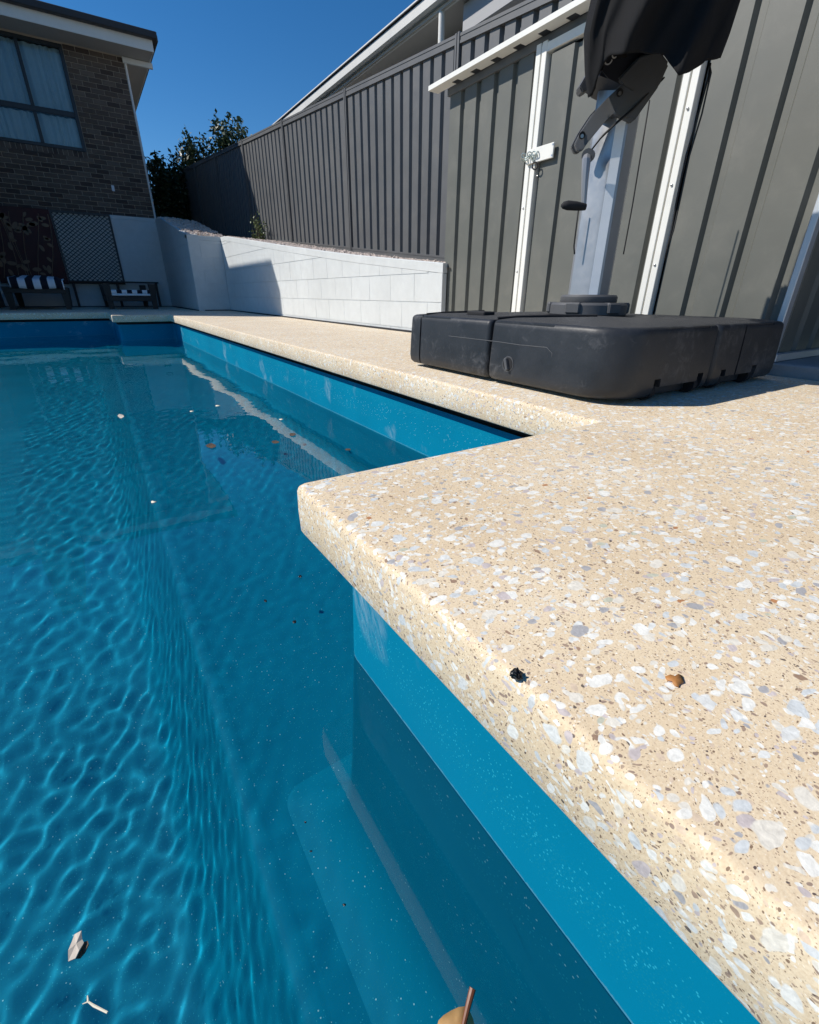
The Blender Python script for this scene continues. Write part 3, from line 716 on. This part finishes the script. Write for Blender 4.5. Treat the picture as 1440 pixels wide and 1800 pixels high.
def wbar(x0, x1, z0, z1, nm='frame_bar'): obj(nm, B(x0, x1, YB-.002, YB+.05, z0, z1, bev=.004), 'winframe', wn)
wbar(WX0, WX0+.06, WZ0, WZ1); wbar(WX1-.06, WX1, WZ0, WZ1); wbar(WX0+.06, WX1-.06, WZ0, WZ0+.06); wbar(WX0+.06, WX1-.06, WZ1-.06, WZ1)
wbar(WX0+.06, WX1-.06, 3.53, 3.62); wbar(.055, .115, WZ0+.06, 3.53); wbar(.055, .115, 3.62, WZ1-.06); wbar(-.85, -.79, WZ0+.06, 3.53); wbar(-.85, -.79, 3.62, WZ1-.06)
gm = mat('window_glass', (.6, .7, .75), .02); nt = gm.node_tree; tr = N(nt, 'BsdfTransparent'); tr.inputs[0].default_value = (.72, .84, .88, 1); gs = N(nt, 'BsdfGlossy'); gs.inputs['Roughness'].default_value = .01
fr = N(nt, 'Fresnel'); fr.inputs[0].default_value = 1.75; mx = N(nt, 'MixShader'); nt.links.new(fr.outputs[0], mx.inputs[0]); nt.links.new(tr.outputs[0], mx.inputs[1]); nt.links.new(gs.outputs[0], mx.inputs[2]); nt.links.new(mx.outputs[0], nt.nodes['Material Output'].inputs[0])
MT['glass'] = gm
for x0, x1 in ((WX0+.06, -.85), (-.79, .055), (.115, WX1-.06)):
    for z0, z1 in ((WZ0+.06, 3.53), (3.62, WZ1-.06)):
        obj('pane', [[(x0, YB+.02, z0), (x1, YB+.02, z0), (x1, YB+.02, z1), (x0, YB+.02, z1)], [], [(0, 1, 2, 3)]], 'glass', wn)
        bm = bmesh.new(); nn = 120; va = []
        for k in range(nn+1):
            x = x0+(x1-x0)*k/nn; y = YB+.12+.022*math.sin(x*52+math.sin(x*13)*1.5)+.01*math.sin(x*23); va.append((bm.verts.new((x, y, z0)), bm.verts.new((x, y, z1))))
        for p_, q_ in zip(va, va[1:]): bm.faces.new((p_[0], q_[0], q_[1], p_[1]))
        obj('curtain', bm, 'curtain', wn, True)
obj('outlet_cover', B(1.13, 1.185, YB-.02, YB+.0, 2.32, 2.43, bev=.004), 'white_plate', ho)
# eaves
EY, EX = 13.12, 2.44
obj('soffit', B(-6, EX-.07, EY+.06, YB+.02, 4.705, 4.72), 'soffit', ho)
obj('soffit', B(1.87, EX-.07, YB+.02, 22, 4.705, 4.72), 'soffit', ho)
obj('fascia', B(-6, EX-.055, EY+.045, EY+.068, 4.70, 4.90, bev=.003), 'fascia', ho)
obj('fascia', B(EX-.085, EX-.06, EY+.07, 22, 4.70, 4.90, bev=.003), 'fascia', ho)
bm = bmesh.new(); box(bm, -6, EX+.03, EY-.08, EY+.043, 4.875, 4.99, bev=.012); obj('gutter', bm, 'roof', ho)
bm = bmesh.new(); box(bm, EX-.058, EX+.06, EY+.046, 22, 4.875, 4.99, bev=.012); obj('gutter', bm, 'roof', ho)
bm = bmesh.new(); v = [bm.verts.new(p) for p in ((-6, EY-.05, 4.985), (EX+.04, EY-.05, 4.985), (EX+.04, 22, 4.985), (-2, 17.5, 6.4), (-6, 17.5, 6.4), (-2, 22, 6.4), (-6, 22, 6.4))]
for f in ((0, 1, 3, 4), (1, 2, 5, 3), (4, 3, 5, 6)): bm.faces.new([v[k] for k in f])
obj('roof', bm, 'roof', ho)
obj('eave_trim', B(1.85, EX-.03, YB-.03, YB+.03, 4.60, 4.695, bev=.004), 'fascia', ho)
bm = bmesh.new(); tube(bm, [(1.893, YB+.035, 1.84), (1.893, YB+.035, 4.60)], .026, 10); obj('downpipe', bm, 'fascia', ho, True)
obj('shade_blocker', B(-1.75, -1.36, 9.93, YB-.02, -.0, 4.86), BR[0], ho)  # added wall out of view, placed to shade the far deck and block wall

# wall art and wire screen leaning on the low wall under the house
ar = thing('wall_art_panel', 'dark red garden screen with raised ochre leaves and vines below the brick house', 'screen')
obj('backing', B(-1.30, -.133, YH-.06, YH-.03, .46, 1.838, bev=.004), 'red', ar)
rnd = random.Random(5)
for k in range(46):
    x, z, a = rnd.uniform(-1.22, -.26), rnd.uniform(.58, 1.72), rnd.uniform(0, 6.28); l = rnd.uniform(.05, .085)
    pts = [(x+math.cos(a)*l*math.cos(t)-math.sin(a)*l*.5*math.sin(t), YH-.061, z+math.sin(a)*l*math.cos(t)+math.cos(a)*l*.5*math.sin(t)) for t in [q_*math.pi/5 for q_ in range(10)]]
    bm = bmesh.new(); prism(bm, pts, (0, -.008, 0)); obj('leaf', bm, 'leafpanel', ar)
for k in range(7):
    x0, z0, ph = -1.22+.14*k, .55, k
    bm = bmesh.new(); tube(bm, [(x0+.12*math.sin(t*2.2+ph)+.1*t, YH-.062, .55+1.2*t) for t in [q_/12 for q_ in range(13)]], .007, 6); obj('vine', bm, 'leafpanel', ar, True)
ws = thing('wire_screen', 'dark framed diamond wire screen standing against the shaded white wall', 'screen')
for a in ((-.13, .95, .47, .51), (-.13, .95, 1.80, 1.84), (-.13, -.095, .51, 1.80), (.915, .95, .51, 1.80)): obj('frame_bar', B(a[0], a[1], YH-.05, YH-.02, a[2], a[3]), 'wire', ws)
bm = bmesh.new()
for sgn in (1, -1):
    for k in range(-30, 60):
        c = k*.075; seg = []
        x0, x1, z0, z1 = -.095, .915, .51, 1.80
        p = [(x, z0+c+sgn*.8*(x-x0)-(0 if sgn > 0 else 0)) for x in (x0, x1)]
        (xa, za), (xb_, zb) = p
        def cl(xa, za, xb_, zb):
            if max(za, zb) < z0 or min(za, zb) > z1: return None
            def at(z): return xa+(xb_-xa)*(z-za)/(zb-za)
            if za < z0: xa, za = at(z0), z0
            if za > z1: xa, za = at(z1), z1
            if zb < z0: xb_, zb = xa+(xb_-xa)*(z0-za)/(zb-za), z0
            if zb > z1: xb_, zb = xa+(xb_-xa)*(z1-za)/(zb-za), z1
            return xa, za, xb_, zb
        r = cl(xa, za, xb_, zb)
        if r and abs(r[0]-r[2]) > .01: tube(bm, [(r[0], YH-.035+.004*sgn, r[1]), (r[2], YH-.035+.004*sgn, r[3])], .006, 4)
obj('wire_mesh', bm, 'wire', ws)

# loungers, towel, cushion, low table
def lounger(x0, x1, y0, y1, seat, legh, label):
    lo_ = thing('sun_lounger', label, 'lounger', 'dark loungers on the shaded far deck')
    for x, sx in ((x0, 1), (x1, -1)):
        for y in (y0, y1):
            bm = bmesh.new(); prism(bm, [(x, y, .001), (x+sx*.085, y, .001), (x+sx*.10, y, legh), (x-sx*.03, y, legh)], (0, .07, 0)); obj('leg', bm, 'timber', lo_)
        obj('side_rail', B(min(x, x+sx*.06), max(x, x+sx*.06), y0+.07, y1, seat-.09, seat-.012, bev=.005), 'timber', lo_)
    obj('end_rail', B(x0+.02, x1-.02, y0-.012, y0+.03, seat-.085, seat-.005, bev=.005), 'timber', lo_)
    for k in range(9): obj('slat', B(x0+.03, x1-.03, y0+.04+k*(y1-y0)/9, y0+.04+k*(y1-y0)/9+.11, seat-.01, seat+.012, bev=.003), 'timber', lo_)
    return lo_
lounger(-1.10, -.18, 11.45, 13.2, .36, .38, 'dark timber sun lounger under the draped striped towel')
lounger(.44, 1.30, 11.45, 13.2, .23, .46, 'dark timber sun lounger holding a thin striped seat cushion')
bm = bmesh.new(); rows = []
pf = [(11.41, .355), (11.405, .42), (11.41, .475), (11.43, .505), (11.50, .525), (11.9, .55), (12.4, .575), (12.9, .585), (13.1, .58)]
for y, z in pf: rows.append([bm.verts.new((x_, y+.012*math.sin(x_*9), z+.012*math.sin(x_*7+y*3)-(.03 if x_ > -.27 else 0))) for x_ in [-1.0+k*.8/28 for k in range(29)]])
for q_, s_ in zip(rows, rows[1:]):
    for k in range(28): bm.faces.new((q_[k], q_[k+1], s_[k+1], s_[k]))
tw = obj('striped_towel', bm, 'towel', None, True, 180); md = tw.modifiers.new('thickness', 'SOLIDIFY'); md.thickness = .02; md.offset = -1
tag(tw, 'navy and white striped towel draped over the dark timber lounger', 'towel')
bm = bmesh.new(); box(bm, -1.02, -.22, 11.46, 13.1, .374, .50, bev=.03, seg=3); tag(obj('lounger_mattress', bm, 'timber', None, True, 60), 'dark mattress under the striped towel on the lounger', 'mattress')
cth = thing('seat_cushion', 'thin navy and white checked cushion on the lower lounger', 'cushion')
bm = bmesh.new(); box(bm, .50, 1.24, 11.45, 12.0, .243, .285, bev=.018, seg=3); obj('cushion_base', bm, 'cushion', cth, True, 60)
bm = bmesh.new(); box(bm, .51, 1.23, 11.452, 11.99, .286, .350, bev=.018, seg=3); obj('cushion_top', bm, 'towel2', cth, True, 60)
tb = thing('low_table', 'long low dark table standing behind the two loungers', 'table')
obj('table_top', B(-.12, 1.62, 13.24, 13.42, .50, .53, bev=.004), 'timber', tb)
for x in (-.08, .75, 1.54): obj('leg', B(x, x+.05, 13.28, 13.33, .0, .50), 'timber', tb)

# ------------------------------------------------------------------ neighbour's house over the fence
nh = thing('neighbour_house', 'pale neighbouring house with white gutter and downpipe rising behind the fence', 'house')
obj('wall', B(6.25, 14, 4.2, 22, 0, 4.2), 'nwall', nh)
obj('soffit', B(5.55, 6.25, 3.0, 23, 4.20, 4.215), 'soffit', nh)
bm = bmesh.new(); prism(bm, [(x, 2.9, z) for x, z in ((5.46, 4.28), (5.45, 4.40), (5.47, 4.415), (5.58, 4.415), (5.58, 4.27), (5.50, 4.26))], (0, 20.2, 0)); obj('gutter', bm, 'fascia', nh)
obj('fascia', B(5.585, 5.61, 2.9, 23.1, 4.19, 4.40), 'fascia', nh)
bm = bmesh.new(); prism(bm, [(5.43, 2.85, 4.43), (5.43, 2.85, 4.455), (10, 2.85, 6.1), (10, 2.85, 6.06)], (0, 20.3, 0)); obj('roof', bm, 'fascia', nh)
bm = bmesh.new(); prism(bm, [(5.42, 2.86, 4.418), (5.42, 2.86, 4.43), (5.6, 2.86, 4.44), (5.6, 2.86, 4.42)], (0, 20.28, 0)); obj('roof_edge', bm, 'roof', nh)
bm = bmesh.new(); tube(bm, [(5.60, 7.72, 2.0), (5.60, 7.72, 4.22)], .05, 14); obj('downpipe', bm, 'fascia', nh, True)
obj('porch_beam', B(5.72, 6.0, 2.5, 7.35, 3.86, 4.19, bev=.004), 'nwall', nh)
obj('porch_beam', B(6.0, 9.0, 7.07, 7.35, 3.86, 4.19, bev=.004), 'nwall', nh)

# ------------------------------------------------------------------ trees, weed
def leaves(cloud, size, rng, up=.3):
    vs_, fs_ = [], []
    for c in cloud:
        d = Vector((rng.gauss(0, 1), rng.gauss(0, 1), rng.gauss(0, 1)+up)).normalized(); a = d.orthogonal().normalized(); a = (Matrix.Rotation(rng.uniform(0, 6.28), 3, d) @ a)
        l = size*rng.uniform(.6, 1.3); b_ = d.cross(a); k = len(vs_)
        vs_ += [tuple(c), tuple(c+a*l*.5+b_*l*.26), tuple(c+a*l), tuple(c+a*l*.5-b_*l*.26)]
        fs_.append((k, k+1, k+2, k+3))
    return vs_, fs_
def shrub(name, label, c, rx, ry, h, seed, nb=46, per=190, size=.13, z0=0, m='leaf', group='dark trees beyond the fence end'):
    rng = random.Random(seed); t = thing(name, label, 'tree', group)
    bm = bmesh.new(); tube(bm, [(c[0], c[1], z0), (c[0]+.05, c[1], z0+h*.3), (c[0]+.02, c[1]+.05, z0+h*.75)], [.09, .07, .02], 8)
    cloud = []
    for k in range(nb):
        a = rng.uniform(0, 6.28); hh = rng.uniform(.05, 1) ; r_ = math.sqrt(rng.uniform(.05, 1))*(1-.55*hh**2.2)
        tip = Vector((c[0]+rx*r_*math.cos(a), c[1]+ry*r_*math.sin(a), z0+h*hh)); root = Vector((c[0], c[1], z0+h*hh*.45))
        tube(bm, [root, (root+tip)/2+Vector((0, 0, .05)), tip], [.028, .016, .005], 5)
        for q_ in range(per):
            s = rng.random()**.5; p = root.lerp(tip, s)
            cloud.append(p + Vector((rng.gauss(0, .13), rng.gauss(0, .13), rng.gauss(0, .11))))
        for q_ in range(14): cloud.append(tip+Vector((rng.gauss(0, .035), rng.gauss(0, .035), q_*.022)))
    obj('trunk', bm, 'bark', t, True); obj('crown', leaves(cloud, size, rng)[0:1]+([],)+leaves(cloud, size, random.Random(seed))[1:2], m, t)
    return t
shrub('shrub_tree', 'dark leafy tree next to the brick house corner, lowest of the row', (3.0, 18.2), 1.1, .9, 2.2, 1, z0=1.6)
shrub('shrub_tree', 'dark leafy tree in the middle of the row behind the fence', (4.1, 18.4), 1.1, .9, 3.0, 2, nb=56, z0=1.6)
shrub('shrub_tree', 'tallest dark leafy tree of the row where the fence top meets the sky', (5.2, 18.2), 1.0, .9, 3.5, 3, nb=60, z0=1.6)
hedge_rng = random.Random(9)
wd = thing('weed', 'leafy green weed growing at the foot of the steel fence', 'plant')
rng = random.Random(4); bm = bmesh.new(); cloud = []
for k in range(11):
    x, y = 3.25+rng.uniform(-.08, .12), 10.55+rng.uniform(-.35, .35); hgt = rng.uniform(.15, .48)
    tip = Vector((x+rng.uniform(-.05, .05), y+rng.uniform(-.1, .1), 1.30+hgt)); tube(bm, [(x, y, 1.26), tip], [.006, .003], 5)
    for q_ in range(26): s = rng.random()**1.5; cloud.append(Vector((x, y, 1.27)).lerp(tip, s)+Vector((rng.gauss(0, .03), rng.gauss(0, .045), rng.gauss(0, .015))))
obj('stem', bm, 'bark', wd); l_ = leaves(cloud, .055, rng, .6); obj('leaf_cluster', (l_[0], [], l_[1]), 'leaf2', wd)

# ------------------------------------------------------------------ small things on the water and the deck
def onz(x, y, z): d_ = ray(x, y); return CAM+d_*((z-H)/d_.z)
def blade(pts2, m, name, z, lift=0, th=.0008, parent=None):
    bm = bmesh.new(); P_ = [onz(x, y, z) for x, y in pts2]; c = sum(P_, Vector())/len(P_)
    for k, p in enumerate(P_): p.z += lift*math.sin(k*1.7)
    vb = [bm.verts.new(p) for p in P_]; cv_ = bm.verts.new(c+Vector((0, 0, lift*.4)))
    for k in range(len(vb)): bm.faces.new((vb[k], vb[(k+1) % len(vb)], cv_))
    o = obj(name, bm, m, parent, m not in ('barkbit', 'barkdark')); md = o.modifiers.new('thickness', 'SOLIDIFY'); md.thickness = th; md.offset = 1; return o
gl = thing('gum_leaf', 'brown fallen leaf with dark red stalk floating beside the pool wall', 'leaf')
ow = WZ+.004
blade([(766, 1812), (771, 1795), (780, 1784), (793, 1775), (806, 1771), (817, 1770), (826, 1776), (832, 1790), (836, 1812), (825, 1850), (798, 1860), (775, 1840)], 'deadleaf', 'blade', ow, .002, parent=gl)
bm = bmesh.new(); a, b, c = onz(812, 1815, ow+.002), onz(822, 1772, ow+.004), onz(831, 1737, ow+.010); tube(bm, [a, b, c], [.0022, .0028, .0034], 8); obj('stalk', bm, 'stalk', gl, True)
bk = thing('bark_flake', 'curled pale grey bark flake with dark underside floating on the pool', 'bark')
blade([(120, 1690), (121, 1672), (126, 1655), (130, 1641), (137, 1640), (144, 1637), (144, 1650), (147, 1656), (140, 1672), (133, 1685)], 'barkbit', 'upper_face', ow+.004, .002, .0015, bk)
blade([(133, 1685), (141, 1671), (148, 1655), (154, 1653), (156, 1660), (149, 1675), (140, 1684)], 'barkdark', 'under_face', ow, .001, .0015, bk)
tg = thing('twig', 'tiny forked pale twig floating near the bark flake', 'twig')
bm = bmesh.new(); tube(bm, [onz(145, 1765, ow), onz(155, 1761, ow), onz(165, 1768, ow), onz(189, 1780, ow+.002)], [.0004, .0008, .0012, .0010], 6); obj('stem', bm, 'petal', tg, True)
bm = bmesh.new(); tube(bm, [onz(155, 1761, ow), onz(154, 1750, ow)], [.001, .0005], 6); obj('fork', bm, 'petal', tg, True)
def speck(px, py, r, m, name, label, cat, group=None, z=ow, el=.5):
    rg = random.Random(int(px*7+py)); a0 = rg.uniform(0, 3)
    pts = [(px+r*math.cos(t)*rg.uniform(.7, 1.2), py+r*el*math.sin(t)*rg.uniform(.7, 1.2)) for t in [k*math.pi/4 for k in range(8)]]
    return tag(blade(pts, m, name, z, .0015 if r > 5 else .0002, .001 if r > 5 else .0004), label, cat, group)
speck(213, 731, 6, 'barkbit', 'leaf_scrap', 'curled tan leaf scrap floating above the bench edge', 'leaf', el=.6)
speck(271, 882, 6, 'petal', 'petal', 'single pale petal floating on open water over the bench', 'petal', el=.35)
speck(692, 762, 10, 'barkbit', 'leaf_scrap', 'crumpled pale leaf scrap floating against the pool wall below the umbrella base', 'leaf', el=.4)
for x, y, r_ in ((383, 713, 5), (337, 723, 4), (495, 737, 4)): speck(x, y, r_, 'petal', 'petal', 'tiny pale petal floating in the recessed end of the pool', 'petal', 'petals in the recess', el=.3)
speck(372, 783, 10, 'barkdark', 'leaf_scrap', 'largest dark leaf scrap floating in the recessed end of the pool', 'leaf', el=.4)
for x, y, r_ in ((515, 763, 7), (485, 777, 7), (612, 790, 5)): speck(x, y, r_, 'barkdark', 'leaf_scrap', 'small dark leaf scrap floating in the recessed end of the pool', 'leaf', 'dark leaf scraps in the recess', el=.4)
for x, y, r_ in ((518, 1093, 5), (467, 1056, 4), (528, 1013, 4), (537, 1445, 3), (605, 1590, 4), (547, 1496, 3)):
    speck(x, y, r_*.8, 'tar', 'debris_speck', 'tiny dark speck floating beside the terrazzo corner', 'speck', 'dark specks beside the corner', el=.8)
speck(638, 1139, 5, 'petal', 'paint_fleck', 'white fleck on the blue pool wall under the terrazzo edge', 'fleck', z=ow, el=1)
bm = bmesh.new(); bmesh.ops.create_icosphere(bm, subdivisions=3, radius=.0048, matrix=Matrix.Translation(onz(908, 1186, .002)))
for v in bm.verts: v.co += (noise.noise_vector(v.co*420)*.0026); v.co.z = max(v.co.z, -.0005)
tag(obj('tar_blob', bm, 'tar', None, True, 30), 'small shiny black blob stuck on the terrazzo pool edge', 'blob')
lf = blade([(1169, 1190), (1178, 1187), (1186, 1189), (1193, 1185), (1199, 1189), (1202, 1200), (1195, 1203), (1193, 1208), (1186, 1206), (1181, 1198), (1173, 1196)], 'rust', 'dry_leaf', .0008, .0003, .0008)
tag(lf, 'orange brown dry leaf scrap lying on the terrazzo deck', 'leaf')
